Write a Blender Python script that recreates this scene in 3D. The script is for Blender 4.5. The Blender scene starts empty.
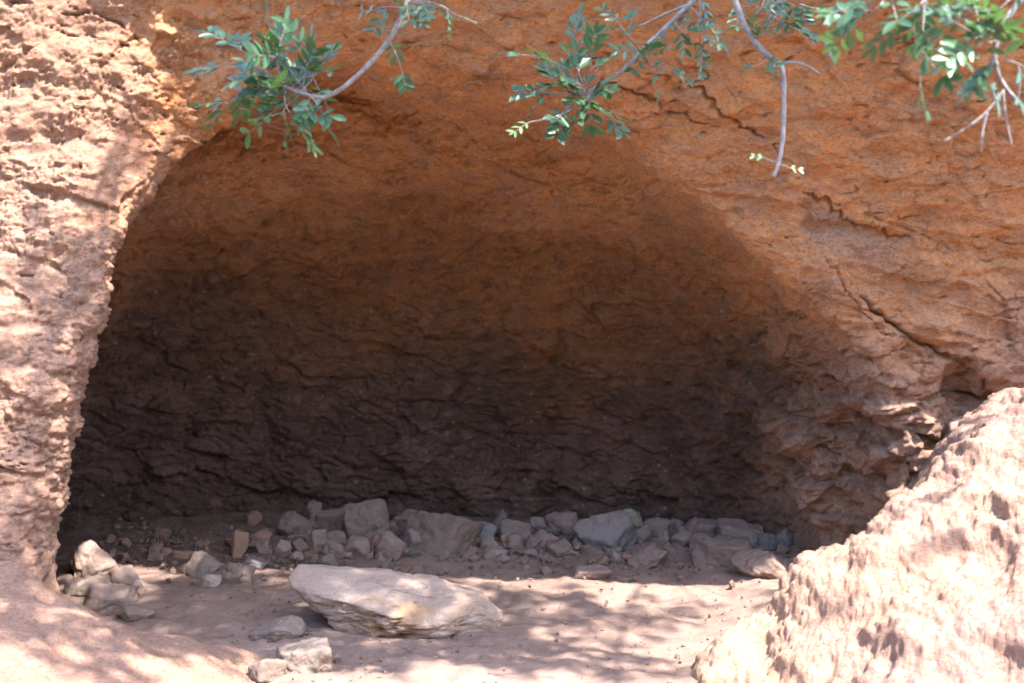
import bpy, bmesh, math, random
import numpy as np
from mathutils import Vector, Matrix, Quaternion

random.seed(7)
rng = np.random.default_rng(7)
sc = bpy.context.scene
COL = sc.collection
R = math.radians

# ------------------------------------------------------------------ camera numbers
FPX, CX, HY, CAMZ = 1138.0, 512.0, 300.0, 1.5


def W(px, py, Y):
    """world point at depth Y that stands where the photo shows (px, py)"""
    return np.array([(px - CX) * Y / FPX, Y, CAMZ - (py - HY) * Y / FPX])


# ------------------------------------------------------------------ noise
_perm = rng.permutation(256).astype(np.int32)
_perm = np.concatenate([_perm, _perm, _perm])
_g = rng.normal(size=(256, 3)).astype(np.float32)
_g /= np.linalg.norm(_g, axis=1, keepdims=True)


def perlin(p):
    p = np.asarray(p, np.float32)
    out = np.empty(len(p), np.float32)
    for s in range(0, len(p), 400000):
        q = p[s:s + 400000]
        i = np.floor(q).astype(np.int32)
        f = q - i
        i &= 255
        u = f * f * f * (f * (f * 6 - 15) + 10)
        acc = 0
        for dx in (0, 1):
            wx = u[:, 0] if dx else 1 - u[:, 0]
            a = _perm[i[:, 0] + dx]
            for dy in (0, 1):
                wy = u[:, 1] if dy else 1 - u[:, 1]
                b = _perm[a + i[:, 1] + dy]
                for dz in (0, 1):
                    wz = u[:, 2] if dz else 1 - u[:, 2]
                    g = _g[_perm[b + i[:, 2] + dz]]
                    d = g[:, 0] * (f[:, 0] - dx) + g[:, 1] * (f[:, 1] - dy) + g[:, 2] * (f[:, 2] - dz)
                    acc = acc + wx * wy * wz * d
        out[s:s + 400000] = acc * 1.5
    return out


def fbm(p, freq, octv=3, gain=0.5, off=0.0):
    p = np.asarray(p, np.float32)
    a, t = 1.0, 0
    for k in range(octv):
        t = t + a * perlin(p * freq + (off + 17.3 * k))
        a *= gain
        freq *= 2.03
    return t


def ridged(p, freq, octv=2, off=0.0):
    p = np.asarray(p, np.float32)
    a, t = 1.0, 0
    for k in range(octv):
        t = t + a * (1 - np.abs(perlin(p * freq + off + 9.1 * k)) * 2)
        a *= .5
        freq *= 2.1
    return t


_wr = rng.random((256, 3)).astype(np.float32)


def worley(p, freq):
    """distance to the nearest and second nearest feature point, in cells"""
    p = np.asarray(p, np.float32) * freq
    F1 = np.empty(len(p), np.float32)
    F2 = np.empty(len(p), np.float32)
    for s in range(0, len(p), 300000):
        q = p[s:s + 300000]
        i = np.floor(q).astype(np.int32)
        f1 = np.full(len(q), 9., np.float32)
        f2 = np.full(len(q), 9., np.float32)
        for dx in (-1, 0, 1):
            for dy in (-1, 0, 1):
                for dz in (-1, 0, 1):
                    c = i + np.array([dx, dy, dz], np.int32)
                    h = _perm[_perm[_perm[c[:, 0] & 255] + (c[:, 1] & 255)] + (c[:, 2] & 255)]
                    d = np.linalg.norm(c + _wr[h] - q, axis=1)
                    f2 = np.minimum(f2, np.maximum(f1, d))
                    f1 = np.minimum(f1, d)
        F1[s:s + 300000] = f1
        F2[s:s + 300000] = f2
    return F1, F2


def clods(p, freq):
    """one random value per cell of a jittered lattice: broken faces with sharp steps between them"""
    p = np.asarray(p, np.float32) * freq
    out = np.empty(len(p), np.float32)
    for s in range(0, len(p), 300000):
        q = p[s:s + 300000]
        i = np.floor(q).astype(np.int32)
        best = np.full(len(q), 9., np.float32)
        val = np.zeros(len(q), np.float32)
        for dx in (-1, 0, 1):
            for dy in (-1, 0, 1):
                for dz in (-1, 0, 1):
                    c = i + np.array([dx, dy, dz], np.int32)
                    h = _perm[_perm[_perm[c[:, 0] & 255] + (c[:, 1] & 255)] + (c[:, 2] & 255)]
                    e = q - (c + _wr[h])
                    d = np.linalg.norm(e, axis=1)
                    m = d < best
                    best = np.where(m, d, best)
                    # each broken face is tilted its own way
                    v = _wr[(h * 7 + 3) & 255, 0] - .5 + .55 * np.einsum('ij,ij->i', e, _g[(h * 5 + 1) & 255])
                    val = np.where(m, v, val)
        out[s:s + 300000] = val
    return out


def sstep(a, b, x):
    t = np.clip((x - a) / (b - a), 0, 1)
    return t * t * (3 - 2 * t)


def smin(a, b, k):
    h = np.clip(.5 + .5 * (b - a) / k, 0, 1)
    return b * (1 - h) + a * h - k * h * (1 - h)


def smax(a, b, k):
    return -smin(-a, -b, k)


# ------------------------------------------------------------------ mesh helpers
def mesh_np(name, V, F, smooth=True):
    me = bpy.data.meshes.new(name)
    V = np.asarray(V, np.float32)
    F = np.asarray(F, np.int32)
    k = F.shape[1]
    me.vertices.add(len(V))
    me.vertices.foreach_set('co', V.ravel())
    me.loops.add(F.size)
    me.loops.foreach_set('vertex_index', F.ravel())
    me.polygons.add(len(F))
    me.polygons.foreach_set('loop_start', np.arange(0, F.size, k, dtype=np.int32))
    me.polygons.foreach_set('use_smooth', np.full(len(F), smooth))
    me.update(calc_edges=True)
    return me


def set_attr(me, name, val):
    a = me.attributes.new(name, 'FLOAT', 'POINT')
    a.data.foreach_set('value', np.asarray(val, np.float32))


def vnormals(V, F):
    a = V[F[:, 2]] - V[F[:, 0]]
    b = V[F[:, 3]] - V[F[:, 1]]
    n = np.cross(a, b)
    N = np.zeros_like(V)
    for c in range(4):
        for d in range(3):
            N[:, d] += np.bincount(F[:, c], n[:, d], len(V))
    return N / np.maximum(np.linalg.norm(N, axis=1, keepdims=True), 1e-9)


def link(name, me, mat=None, parent=None):
    o = bpy.data.objects.new(name, me)
    COL.objects.link(o)
    if mat:
        me.materials.clear()
        me.materials.append(mat)
    if parent:
        o.parent = parent
    return o


def tag(o, label=None, cat=None, group=None, kind=None):
    if label: o['label'] = label
    if cat: o['category'] = cat
    if group: o['group'] = group
    if kind: o['kind'] = kind
    return o


def subdivide(V, F, levels):
    me = mesh_np('tmp', V, F)
    o = bpy.data.objects.new('tmp', me)
    COL.objects.link(o)
    m = o.modifiers.new('s', 'SUBSURF')
    m.levels = levels
    m.render_levels = levels
    dg = bpy.context.evaluated_depsgraph_get()
    ev = o.evaluated_get(dg).to_mesh()
    nv, nf = len(ev.vertices), len(ev.polygons)
    V2 = np.empty(nv * 3, np.float32)
    ev.vertices.foreach_get('co', V2)
    F2 = np.empty(nf * 4, np.int32)
    ev.loops.foreach_get('vertex_index', F2)
    bpy.data.objects.remove(o)
    bpy.data.meshes.remove(me)
    return V2.reshape(-1, 3), F2.reshape(-1, 4)


def surface_nets(S, org, h):
    ins = S < 0
    nx, ny, nz = S.shape
    c = np.zeros((nx - 1, ny - 1, nz - 1), np.int8)
    for a in (0, 1):
        for b in (0, 1):
            for d in (0, 1):
                c += ins[a:nx - 1 + a, b:ny - 1 + b, d:nz - 1 + d]
    act = (c > 0) & (c < 8)
    idx = np.full(act.shape, -1, np.int64)
    ci = np.argwhere(act)
    idx[act] = np.arange(len(ci))
    P = np.zeros((len(ci), 3))
    cnt = np.zeros(len(ci))
    corners = [(a, b, d) for a in (0, 1) for b in (0, 1) for d in (0, 1)]
    for A in corners:
        for ax in range(3):
            if A[ax]: continue
            B = list(A); B[ax] = 1
            sa = S[ci[:, 0] + A[0], ci[:, 1] + A[1], ci[:, 2] + A[2]]
            sb = S[ci[:, 0] + B[0], ci[:, 1] + B[1], ci[:, 2] + B[2]]
            x = (sa < 0) != (sb < 0)
            t = np.where(x, sa / np.where(x, sa - sb, 1), 0)
            q = np.tile(np.array(A, float), (len(ci), 1))
            q[:, ax] = t
            P[x] += q[x]
            cnt[x] += 1
    V = (ci + P / cnt[:, None]) * h + np.array(org)
    faces = []
    # x edges
    for ax in range(3):
        sl0 = [slice(None)] * 3; sl1 = [slice(None)] * 3
        sl0[ax] = slice(0, -1); sl1[ax] = slice(1, None)
        a, b = ins[tuple(sl0)], ins[tuple(sl1)]
        e = np.argwhere(a != b)
        u, v = [k for k in range(3) if k != ax]
        ok = (e[:, u] > 0) & (e[:, v] > 0) & (e[:, u] < S.shape[u] - 1) & (e[:, v] < S.shape[v] - 1)
        e = e[ok]
        fl = a[e[:, 0], e[:, 1], e[:, 2]]
        q = []
        for du, dv in ((-1, -1), (0, -1), (0, 0), (-1, 0)):
            w = e.copy(); w[:, u] += du; w[:, v] += dv
            q.append(idx[w[:, 0], w[:, 1], w[:, 2]])
        q = np.stack(q, 1)
        if ax == 1: fl = ~fl
        q[~fl] = q[~fl][:, ::-1]
        faces.append(q)
    return V, np.concatenate(faces)


# ------------------------------------------------------------------ materials
def new_mat(name):
    m = bpy.data.materials.new(name)
    m.use_nodes = True
    nt = m.node_tree
    for n in list(nt.nodes): nt.nodes.remove(n)
    out = nt.nodes.new('ShaderNodeOutputMaterial')
    bs = nt.nodes.new('ShaderNodeBsdfPrincipled')
    nt.links.new(bs.outputs[0], out.inputs[0])
    return m, nt, bs


class NB:
    def __init__(s, nt): s.nt = nt
    def n(s, t, **k):
        x = s.nt.nodes.new(t)
        for a, b in k.items(): setattr(x, a, b)
        return x
    def put(s, sock, v):
        if hasattr(v, 'is_output') or isinstance(v, bpy.types.NodeSocket): s.nt.links.new(v, sock)
        else: sock.default_value = v
    def coord(s, scale=(1, 1, 1)):
        t = s.n('ShaderNodeTexCoord')
        mp = s.n('ShaderNodeMapping')
        mp.inputs['Scale'].default_value = scale
        s.nt.links.new(t.outputs['Object'], mp.inputs[0])
        return mp.outputs[0]
    def noise(s, co, scale, detail=6, rough=.6, dist=0):
        x = s.n('ShaderNodeTexNoise')
        s.put(x.inputs['Vector'], co)
        x.inputs['Scale'].default_value = scale
        x.inputs['Detail'].default_value = detail
        x.inputs['Roughness'].default_value = rough
        x.inputs['Distortion'].default_value = dist
        return x.outputs['Fac']
    def voro(s, co, scale, feature='F1', out='Distance', rnd=1):
        x = s.n('ShaderNodeTexVoronoi', feature=feature)
        s.put(x.inputs['Vector'], co)
        x.inputs['Scale'].default_value = scale
        x.inputs['Randomness'].default_value = rnd
        return x.outputs[out]
    def ramp(s, f, a, b, lo=0., hi=1.):
        x = s.n('ShaderNodeMapRange', interpolation_type='SMOOTHSTEP')
        s.put(x.inputs[0], f)
        x.inputs[1].default_value = a; x.inputs[2].default_value = b
        x.inputs[3].default_value = lo; x.inputs[4].default_value = hi
        return x.outputs[0]
    def mix(s, f, a, b, mode='MIX'):
        x = s.n('ShaderNodeMix', data_type='RGBA', blend_type=mode)
        s.put(x.inputs[0], f)
        for i, v in ((6, a), (7, b)):
            s.put(x.inputs[i], v if not isinstance(v, tuple) else (v[0], v[1], v[2], 1))
        return x.outputs[2]
    def math(s, op, a, b=0.):
        x = s.n('ShaderNodeMath', operation=op)
        s.put(x.inputs[0], a); s.put(x.inputs[1], b)
        return x.outputs[0]
    def attr(s, name):
        x = s.n('ShaderNodeAttribute', attribute_name=name)
        return x.outputs['Fac']
    def bump(s, h, dist, strength=1., prev=None):
        x = s.n('ShaderNodeBump')
        x.inputs['Strength'].default_value = strength
        x.inputs['Distance'].default_value = dist
        s.put(x.inputs['Height'], h)
        if prev is not None: s.put(x.inputs['Normal'], prev)
        return x.outputs[0]


def rock_material(name, base_a, base_b, pink, grey, fine=1.0):
    m, nt, bs = new_mat(name)
    b = NB(nt)
    co = b.coord()
    flat = b.coord((1, 1, 2.6))
    n1 = b.noise(co, 1.7, 7, .62, .4)
    n2 = b.noise(flat, 7, 8, .68, .6)
    n3 = b.noise(co, 38, 6, .7)
    n4 = b.noise(flat, 90, 4, .7)
    ora = b.mix(b.ramp(n1, .38, .62), base_a, base_b)
    ora = b.mix(b.ramp(n2, .42, .64, 0, .55), ora, grey)
    ora = b.mix(b.ramp(b.noise(co, 3.1, 6, .62, .6), .54, .66, 0, .45), ora, pink)
    pk = b.mix(b.ramp(n2, .36, .62), pink, grey)
    c = b.mix(b.attr('pink'), ora, pk)
    c = b.mix(b.ramp(n3, .42, .66, 0, .7), c, b.mix(.45, c, (0.62, .44, .32)))
    c = b.mix(b.ramp(b.noise(flat, 60, 5, .75, .5), .34, .44, .55, 0), c, (.20, .085, .04))  # flat dark specks: painted shade of cracks too fine to model
    gm = b.ramp(b.noise(co, 4.5, 5, .65, .4), .36, .62, .12, 1.)
    g1 = b.noise(co, 120, 5, .8)
    c = b.mix(b.math('MULTIPLY', gm, b.ramp(g1, .46, .62, 0, .5)), c, b.mix(.5, c, (.70, .42, .26)))
    c = b.mix(b.math('MULTIPLY', gm, b.ramp(g1, .40, .48, .42, 0)), c, b.mix(.6, c, (.10, .035, .015)))
    gv = b.n('ShaderNodeSeparateColor'); nt.links.new(b.voro(flat, 70, 'F1', 'Color'), gv.inputs[0])
    c = b.mix(b.ramp(gv.outputs[0], .72, .78, 0, .35), c, b.mix(.5, c, (.62, .38, .24)))
    c = b.mix(b.ramp(gv.outputs[1], .80, .86, 0, .45), c, b.mix(.5, c, (.12, .05, .025)))
    # dark flecks painted as the shade of tiny pits, and embedded grit
    c = b.mix(b.ramp(n4, .30, .42, .35, 0), c, (0.12, .055, .03))
    v = b.voro(co, 24, 'F1', 'Color')
    sep = b.n('ShaderNodeSeparateColor'); nt.links.new(v, sep.inputs[0])
    vd = b.math('ADD', b.voro(co, 24, 'F1', 'Distance'), b.math('MULTIPLY', b.math('SUBTRACT', n3, .5), .35))
    grit = b.math('MULTIPLY', b.ramp(sep.outputs[0], .94, .96), b.ramp(vd, .22, .34, 1, 0))
    c = b.mix(b.math('MULTIPLY', grit, .5), c, b.mix(sep.outputs[1], (0.50, .36, .27), (0.33, .26, .23)))
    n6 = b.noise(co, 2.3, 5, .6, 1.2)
    lo = b.mix(b.ramp(n2, .40, .60), (.135, .074, .056), (.090, .052, .041))  # purple-brown and orange inner rock, darkened to carry the cave's shade
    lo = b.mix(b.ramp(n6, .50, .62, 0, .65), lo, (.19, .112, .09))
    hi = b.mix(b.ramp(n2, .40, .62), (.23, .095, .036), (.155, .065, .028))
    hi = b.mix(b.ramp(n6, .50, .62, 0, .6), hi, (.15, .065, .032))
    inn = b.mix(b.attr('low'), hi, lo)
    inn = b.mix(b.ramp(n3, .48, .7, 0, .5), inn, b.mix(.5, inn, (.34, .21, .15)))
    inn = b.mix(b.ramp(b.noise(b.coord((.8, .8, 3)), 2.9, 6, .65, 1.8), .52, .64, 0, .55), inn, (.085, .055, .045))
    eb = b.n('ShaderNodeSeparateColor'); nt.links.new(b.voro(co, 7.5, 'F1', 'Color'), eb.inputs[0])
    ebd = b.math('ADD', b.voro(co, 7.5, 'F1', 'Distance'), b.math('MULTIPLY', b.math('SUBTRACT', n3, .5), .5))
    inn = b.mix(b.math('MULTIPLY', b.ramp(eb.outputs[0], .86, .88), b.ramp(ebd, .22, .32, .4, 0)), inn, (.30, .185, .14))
    c = b.mix(b.attr('cave_shade'), c, inn)
    c = b.mix(b.math('MULTIPLY', grit, b.math('MULTIPLY', b.attr('cave_shade'), .4)), c, (.38, .34, .31))
    nt.links.new(c, bs.inputs['Base Color'])
    bs.inputs['Roughness'].default_value = .95
    bs.inputs['Specular IOR Level'].default_value = .12
    crack = b.voro(b.mix(.12, flat, b.n('ShaderNodeTexNoise').outputs['Color']), 8, 'DISTANCE_TO_EDGE')
    h1 = b.bump(b.noise(co, 48, 9, .76), .020 * fine, 1.)
    h2 = b.bump(b.ramp(b.noise(b.coord((1, 1, 1.5)), 21, 8, .74, .3), .30, .40), .010 * fine, .7, h1)
    h3 = b.bump(b.noise(co, 190, 4, .75), .006 * fine, 1., h2)
    nt.links.new(h3, bs.inputs['Normal'])
    return m


ORA, ORB = (.74, .315, .118), (.65, .25, .085)
PINK, GREY = (.385, .222, .168), (.355, .207, .155)
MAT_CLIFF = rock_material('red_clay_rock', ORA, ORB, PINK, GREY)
MAT_MOUND = rock_material('pale_clay_rubble', (.56, .34, .22), (.52, .30, .19), (.43, .262, .218), (.36, .212, .174))


def sand_material():
    m, nt, bs = new_mat('dusty_floor')
    b = NB(nt)
    co = b.coord()
    n1 = b.noise(co, 1.3, 6, .6, .3)
    n2 = b.noise(co, 14, 7, .7)
    c = b.mix(b.ramp(n1, .38, .62), (.235, .158, .126), (.185, .122, .098))
    c = b.mix(b.ramp(n2, .5, .72, 0, .6), c, (.30, .20, .155))
    c = b.mix(b.ramp(b.noise(co, 130, 3, .7), .60, .72, 0, .5), c, (.46, .35, .29))
    c = b.mix(b.ramp(b.noise(co, 85, 3, .7), .30, .36, .6, 0), c, (.16, .10, .08))
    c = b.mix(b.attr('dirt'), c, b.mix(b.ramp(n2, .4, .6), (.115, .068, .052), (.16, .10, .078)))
    c = b.mix(b.attr('added_scrub'), c, b.mix(b.ramp(n2, .4, .6), (.045, .06, .025), (.09, .075, .04)))
    nt.links.new(c, bs.inputs['Base Color'])
    bs.inputs['Roughness'].default_value = .97
    bs.inputs['Specular IOR Level'].default_value = .1
    h1 = b.bump(b.noise(co, 26, 8, .7), .012, .8)
    h2 = b.bump(b.noise(co, 160, 4, .75), .004, .9, h1)
    nt.links.new(h2, bs.inputs['Normal'])
    return m


MAT_SAND = sand_material()


def stone_material(name, col, col2, dust=.6):
    m, nt, bs = new_mat(name)
    b = NB(nt)
    co = b.coord()
    oi = b.n('ShaderNodeObjectInfo')
    mp = b.n('ShaderNodeVectorMath', operation='ADD')
    nt.links.new(co, mp.inputs[0])
    cmb = b.n('ShaderNodeCombineXYZ')
    for k in range(3): nt.links.new(b.math('MULTIPLY', oi.outputs['Random'], 31. + 7 * k), cmb.inputs[k])
    nt.links.new(cmb.outputs[0], mp.inputs[1])
    co = mp.outputs[0]
    n1 = b.noise(co, 7, 7, .65, .5)
    c = b.mix(b.ramp(n1, .38, .62), col, col2)
    c = b.mix(b.ramp(b.noise(co, 45, 6, .7), .35, .6, .35, 0), c, (.17, .115, .09))
    geo = b.n('ShaderNodeNewGeometry')
    sx = b.n('ShaderNodeSeparateXYZ'); nt.links.new(geo.outputs['Normal'], sx.inputs[0])
    up = b.math('ADD', sx.outputs[2], b.math('MULTIPLY', b.math('SUBTRACT', b.noise(co, 16, 6, .7), .5), 1.4))
    c = b.mix(b.ramp(up, .1, .75, 0, dust), c, (.25, .173, .143))
    hsv = b.n('ShaderNodeHueSaturation')
    nt.links.new(c, hsv.inputs['Color'])
    nt.links.new(b.ramp(oi.outputs['Random'], 0, 1, .82, 1.14), hsv.inputs['Value'])
    nt.links.new(hsv.outputs[0], bs.inputs['Base Color'])
    bs.inputs['Roughness'].default_value = .9
    bs.inputs['Specular IOR Level'].default_value = .2
    h1 = b.bump(b.noise(co, 34, 9, .74), .014, 1.)
    h2 = b.bump(b.noise(co, 170, 4, .7), .002, .8, h1)
    nt.links.new(h2, bs.inputs['Normal'])
    return m


SM = {
    'tan': stone_material('tan_stone', (.29, .205, .165), (.225, .155, .122), .7),
    'grey': stone_material('grey_stone', (.24, .188, .162), (.185, .145, .125), .8),
    'blue': stone_material('bluish_stone', (.20, .185, .18), (.15, .14, .138), .55),
    'pale': stone_material('pale_stone', (.36, .28, .225), (.29, .22, .175), .5),
    'yellow': stone_material('yellowish_stone', (.42, .37, .26), (.36, .31, .22), .3),
    'red': stone_material('reddish_stone', (.30, .17, .115), (.25, .135, .09), .5),
    'white': stone_material('whitish_stone', (.34, .31, .295), (.27, .25, .24), .35),
}


def boulder_material():
    m, nt, bs = new_mat('boulder_limestone')
    b = NB(nt)
    co = b.coord()
    lay = b.coord((1, 1, 3))
    n1 = b.noise(co, 5, 8, .65, .5)
    c = b.mix(b.ramp(n1, .38, .64), (.50, .365, .29), (.42, .295, .225))
    c = b.mix(b.ramp(b.noise(co, 2.6, 5, .6, .3), .50, .62, 0, .7), c, (.40, .225, .115))
    c = b.mix(b.ramp(b.noise(lay, 15, 8, .75, .6), .34, .46, .45, 0), c, (.24, .15, .105))
    c = b.mix(b.ramp(b.noise(co, 110, 5, .8), .40, .48, .4, 0), c, (.22, .14, .10))
    c = b.mix(b.ramp(b.noise(co, 60, 5, .7), .55, .72, 0, .5), c, (.58, .47, .39))
    nt.links.new(c, bs.inputs['Base Color'])
    bs.inputs['Roughness'].default_value = .88
    bs.inputs['Specular IOR Level'].default_value = .2
    h1 = b.bump(b.noise(lay, 16, 9, .76, .4), .020, 1.)
    h2 = b.bump(b.noise(co, 90, 6, .78), .007, 1., h1)
    nt.links.new(h2, bs.inputs['Normal'])
    return m


def leaf_material(name, ca, cb):
    m, nt, bs = new_mat(name)
    b = NB(nt)
    geo = b.n('ShaderNodeNewGeometry')
    rnd = geo.outputs['Random Per Island']
    c = b.mix(rnd, ca, cb)
    nt.links.new(c, bs.inputs['Base Color'])
    bs.inputs['Roughness'].default_value = .38
    bs.inputs['Specular IOR Level'].default_value = .6
    tr = b.n('ShaderNodeBsdfTranslucent')
    nt.links.new(b.mix(.5, c, (.16, .30, .04)), tr.inputs[0])
    mx = b.n('ShaderNodeMixShader')
    mx.inputs[0].default_value = .28
    nt.links.new(bs.outputs[0], mx.inputs[1]); nt.links.new(tr.outputs[0], mx.inputs[2])
    out = [n for n in nt.nodes if n.type == 'OUTPUT_MATERIAL'][0]
    nt.links.new(mx.outputs[0], out.inputs[0])
    return m


def bark_material():
    m, nt, bs = new_mat('grey_bark')
    b = NB(nt)
    co = b.coord()
    c = b.mix(b.ramp(b.noise(co, 60, 5, .6), .4, .6), (.27, .235, .23), (.18, .15, .145))
    nt.links.new(c, bs.inputs['Base Color'])
    bs.inputs['Roughness'].default_value = .85
    nt.links.new(b.bump(b.noise(co, 150, 5, .7), .002, .7), bs.inputs['Normal'])
    return m


MAT_BARK = bark_material()
MAT_LEAF = leaf_material('green_leaf', (.028, .074, .040), (.055, .122, .052))
MAT_LEAF_YOUNG = leaf_material('young_leaf', (.075, .18, .065), (.12, .22, .07))

# ------------------------------------------------------------------ cliff with the cave
def face_F(x, z):
    Fr = 5.32 - .62 * (z - 2.2)
    Fr = np.where(z < 1.9, 5.506 + .12 * (1.9 - z), Fr)
    Fr = Fr - .06 * (x - .5)
    Fl = 4.42 + .26 * np.minimum(z, 2.1) - .02 * z
    w = sstep(-1.95, -.75, x + .12 * (z - 1.5))
    return Fl * (1 - w) + Fr * w


def poly_sdf(px, pz, pts):
    d = np.full(px.shape, 1e9)
    s = np.ones(px.shape)
    n = len(pts)
    for i in range(n):
        ax, az = pts[i]; bx, bz = pts[i - 1]
        ex, ez = bx - ax, bz - az
        wx, wz = px - ax, pz - az
        t = np.clip((wx * ex + wz * ez) / (ex * ex + ez * ez), 0, 1)
        d = np.minimum(d, (wx - ex * t) ** 2 + (wz - ez * t) ** 2)
        c1 = pz >= az; c2 = pz < bz; c3 = ex * wz > ez * wx
        flip = (c1 & c2 & c3) | (~c1 & ~c2 & ~c3)
        s = np.where(flip, -s, s)
    return s * np.sqrt(d)


def px2(pts, Y):
    return [tuple(W(a, c, Y)[[0, 2]]) for a, c in pts]


MOUTH_L = px2([(58, 600), (52, 540), (62, 470), (74, 400), (94, 325), (112, 265), (138, 215), (178, 168), (212, 146)], 4.85)
MOUTH_R = px2([(300, 125), (400, 112), (500, 118), (600, 145), (700, 208), (800, 285), (872, 372), (905, 440), (905, 520), (890, 650)], 5.35)
MOUTH = MOUTH_L + MOUTH_R + [(1.6, -.8), (-1.9, -.8)]

# the two overhanging ledges and the thin crack on the right of the face, as world (x, z) polylines
L1 = px2([(797, 192), (830, 208), (868, 228), (912, 244)], 5.4)
L2 = px2([(855, 292), (898, 326), (925, 342), (950, 356), (978, 366), (1003, 384), (1040, 410)], 5.45)
L3 = px2([(684, 82), (715, 104), (740, 126), (770, 142)], 5.2)
L5 = px2([(822, 250), (846, 280), (866, 312), (884, 330), (903, 338)], 5.4)
L6 = px2([(868, 300), (890, 318), (905, 326)], 5.4)
L4 = px2([(600, 78), (640, 96), (668, 100)], 5.2)


def line_dist(x, z, pts):
    """(distance to the polyline, height above it at the same x, 0..1 along)"""
    d = np.full(x.shape, 1e9)
    for (ax, az), (bx, bz) in zip(pts[:-1], pts[1:]):
        ex, ez = bx - ax, bz - az
        wx, wz = x - ax, z - az
        t = np.clip((wx * ex + wz * ez) / (ex * ex + ez * ez), 0, 1)
        d = np.minimum(d, np.hypot(wx - ex * t, wz - ez * t))
    P = np.array(pts)
    above = z - np.interp(x, P[:, 0], P[:, 1])
    u = (x - P[0, 0]) / (P[-1, 0] - P[0, 0])
    return d, above, u


def cliff_sdf(x, y, z):
    F = face_F(x, z)
    # recess under the long ledge at the right
    _, ab, u = line_dist(x, z, L2)
    F = F + .19 * sstep(.03, -.05, ab) * sstep(.42, .75, u) * sstep(1.6, 1.0, u) * sstep(-.8, -.25, ab)
    _, ab, u = line_dist(x, z, L1)
    F = F + .07 * sstep(.02, -.02, ab) * sstep(-.1, .15, u) * sstep(1.1, .8, u) * sstep(-.4, -.06, ab)
    # overhanging upper right gets a slight bulge
    F = F - .10 * sstep(.3, 1.9, x) * sstep(1.3, 2.0, z)
    d = (F - y) * .86
    d = smax(d, z - (3.3 + .12 * (y - 4.6)), .25)
    # the void: mouth and chamber
    m = poly_sdf(x, z, MOUTH) - .42 * np.clip(y - 4.85, 0, 1.2) * sstep(-.2, -1.2, x)
    tunnel = smax(m , y - 6.0, .2)
    xc = x + .5
    ax = np.where(xc > 0, 2.34, 2.75)
    yy = np.maximum(y - 5.05, 0) / 2.32
    zz = np.maximum(z - .0, 0) / 2.28
    r = (np.abs(xc / ax) ** 2.8 + yy ** 2.7 + zz ** 2.1) ** (1 / 2.5)
    ch = (r - 1) * 1.9
    ch = smax(ch, 5.62 - .5 * sstep(-.9, -1.6, x) * sstep(2.1, 1.5, z) - y, .2)
    void = smin(tunnel, ch, .25)
    k = .50 - .40 * sstep(-.7, -1.3, x) - .40 * sstep(.1, .8, x)
    d = smax(d, -void, k)
    # the bank at the foot of the left pillar
    hb = .43 * np.clip((-1.0 - x) / .95, 0, 1) ** .9 + .10 * sstep(-1.9, -2.6, x)
    hb = hb * sstep(5.0, 4.4, y) * sstep(2.2, 3.6, y) - .14 * sstep(-1.15, -.8, x) - .2 * sstep(4.8, 5.2, y)
    d = smin(d, (z - hb) * .85, .10)
    return d


hgrid = .033
gx = np.arange(-3.6, 3.6, hgrid); gy = np.arange(3.1, 7.75, hgrid); gz = np.arange(-.25, 3.7, hgrid)
X, Y, Z = np.meshgrid(gx, gy, gz, indexing='ij')
S = np.empty(X.shape, np.float32)
for i in range(0, len(gx), 20):
    S[i:i + 20] = cliff_sdf(X[i:i + 20], Y[i:i + 20], Z[i:i + 20])
V, F = surface_nets(S, (gx[0], gy[0], gz[0]), hgrid)
del X, Y, Z, S
N = vnormals(V.astype(np.float32), F)
# make sure faces look outward (towards the air)
probe = cliff_sdf(*(V + N * .05).T)
if np.mean(probe > 0) < .5:
    F = F[:, ::-1]
    N = -N
inner = sstep(5.7, 6.3, V[:, 1])
leftp = sstep(-1.0, -1.5, V[:, 0]) * (1 - inner)
disp = .085 * fbm(V, .95, 3, .5, 3.) * (1 - .3 * leftp)
disp *= sstep(-.1, .35, V[:, 2]) * .8 + .2
V = V + N * disp[:, None]
drop = (V[:, 2] > 2.9) & (V[:, 1] > 5.5)          # the flat top, out of sight
F = F[~drop[F].any(axis=1)]
used = np.unique(F); lut = np.full(len(V), -1); lut[used] = np.arange(len(used))
V, F = V[used], lut[F]
V, F = subdivide(V, F, 2)
print('cliff verts', len(V))
N = vnormals(V, F)
fy = face_F(V[:, 0], V[:, 2])
x, y, z = V.T
inner = sstep(5.75, 6.4, y)
leftp = sstep(-.9, -1.5, x) * (1 - inner)
bank = sstep(.55, .3, z) * leftp
rough = .8 * (1 - bank)
# medium lumps, ragged layers, pits
flatp = V * np.array([1, 1, 1.8], np.float32)
lump = fbm(flatp, 3.4, 3, .5, 11.)
lay = fbm(V * np.array([1.2, 1.2, 6.5], np.float32) + .5 * lump[:, None], 1.6, 3, .55, 5.)
pit = ridged(flatp, 6.5, 2, 31.)
F1, F2 = worley(V + .02 * lump[:, None], 11.)
nod = np.clip(.45 - F1, 0, 1)
small = fbm(V, 16, 3, .6, 7.)
d = .034 * lump + .015 * lay * (.5 - .3 * inner)
msk = sstep(-.05, .45, fbm(V, 1.9, 2, .5, 83.))
d += .022 * nod * (leftp * .35 + .3) * msk + .011 * small * rough
d -= .010 * sstep(.8, 1.2, pit * .8) * rough * (.3 + .7 * msk)
big = fbm(V, 7.5, 2, .5, 41.)
fine = fbm(V, 34, 3, .62, 91.)
crumb = sstep(-.2, .35, fbm(V, 2.6, 3, .55, 96.))
d += leftp * (1 - bank) * (.016 * np.abs(big) * msk + .010 * np.abs(fine) * crumb + .009 * small * crumb - .005)
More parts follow.
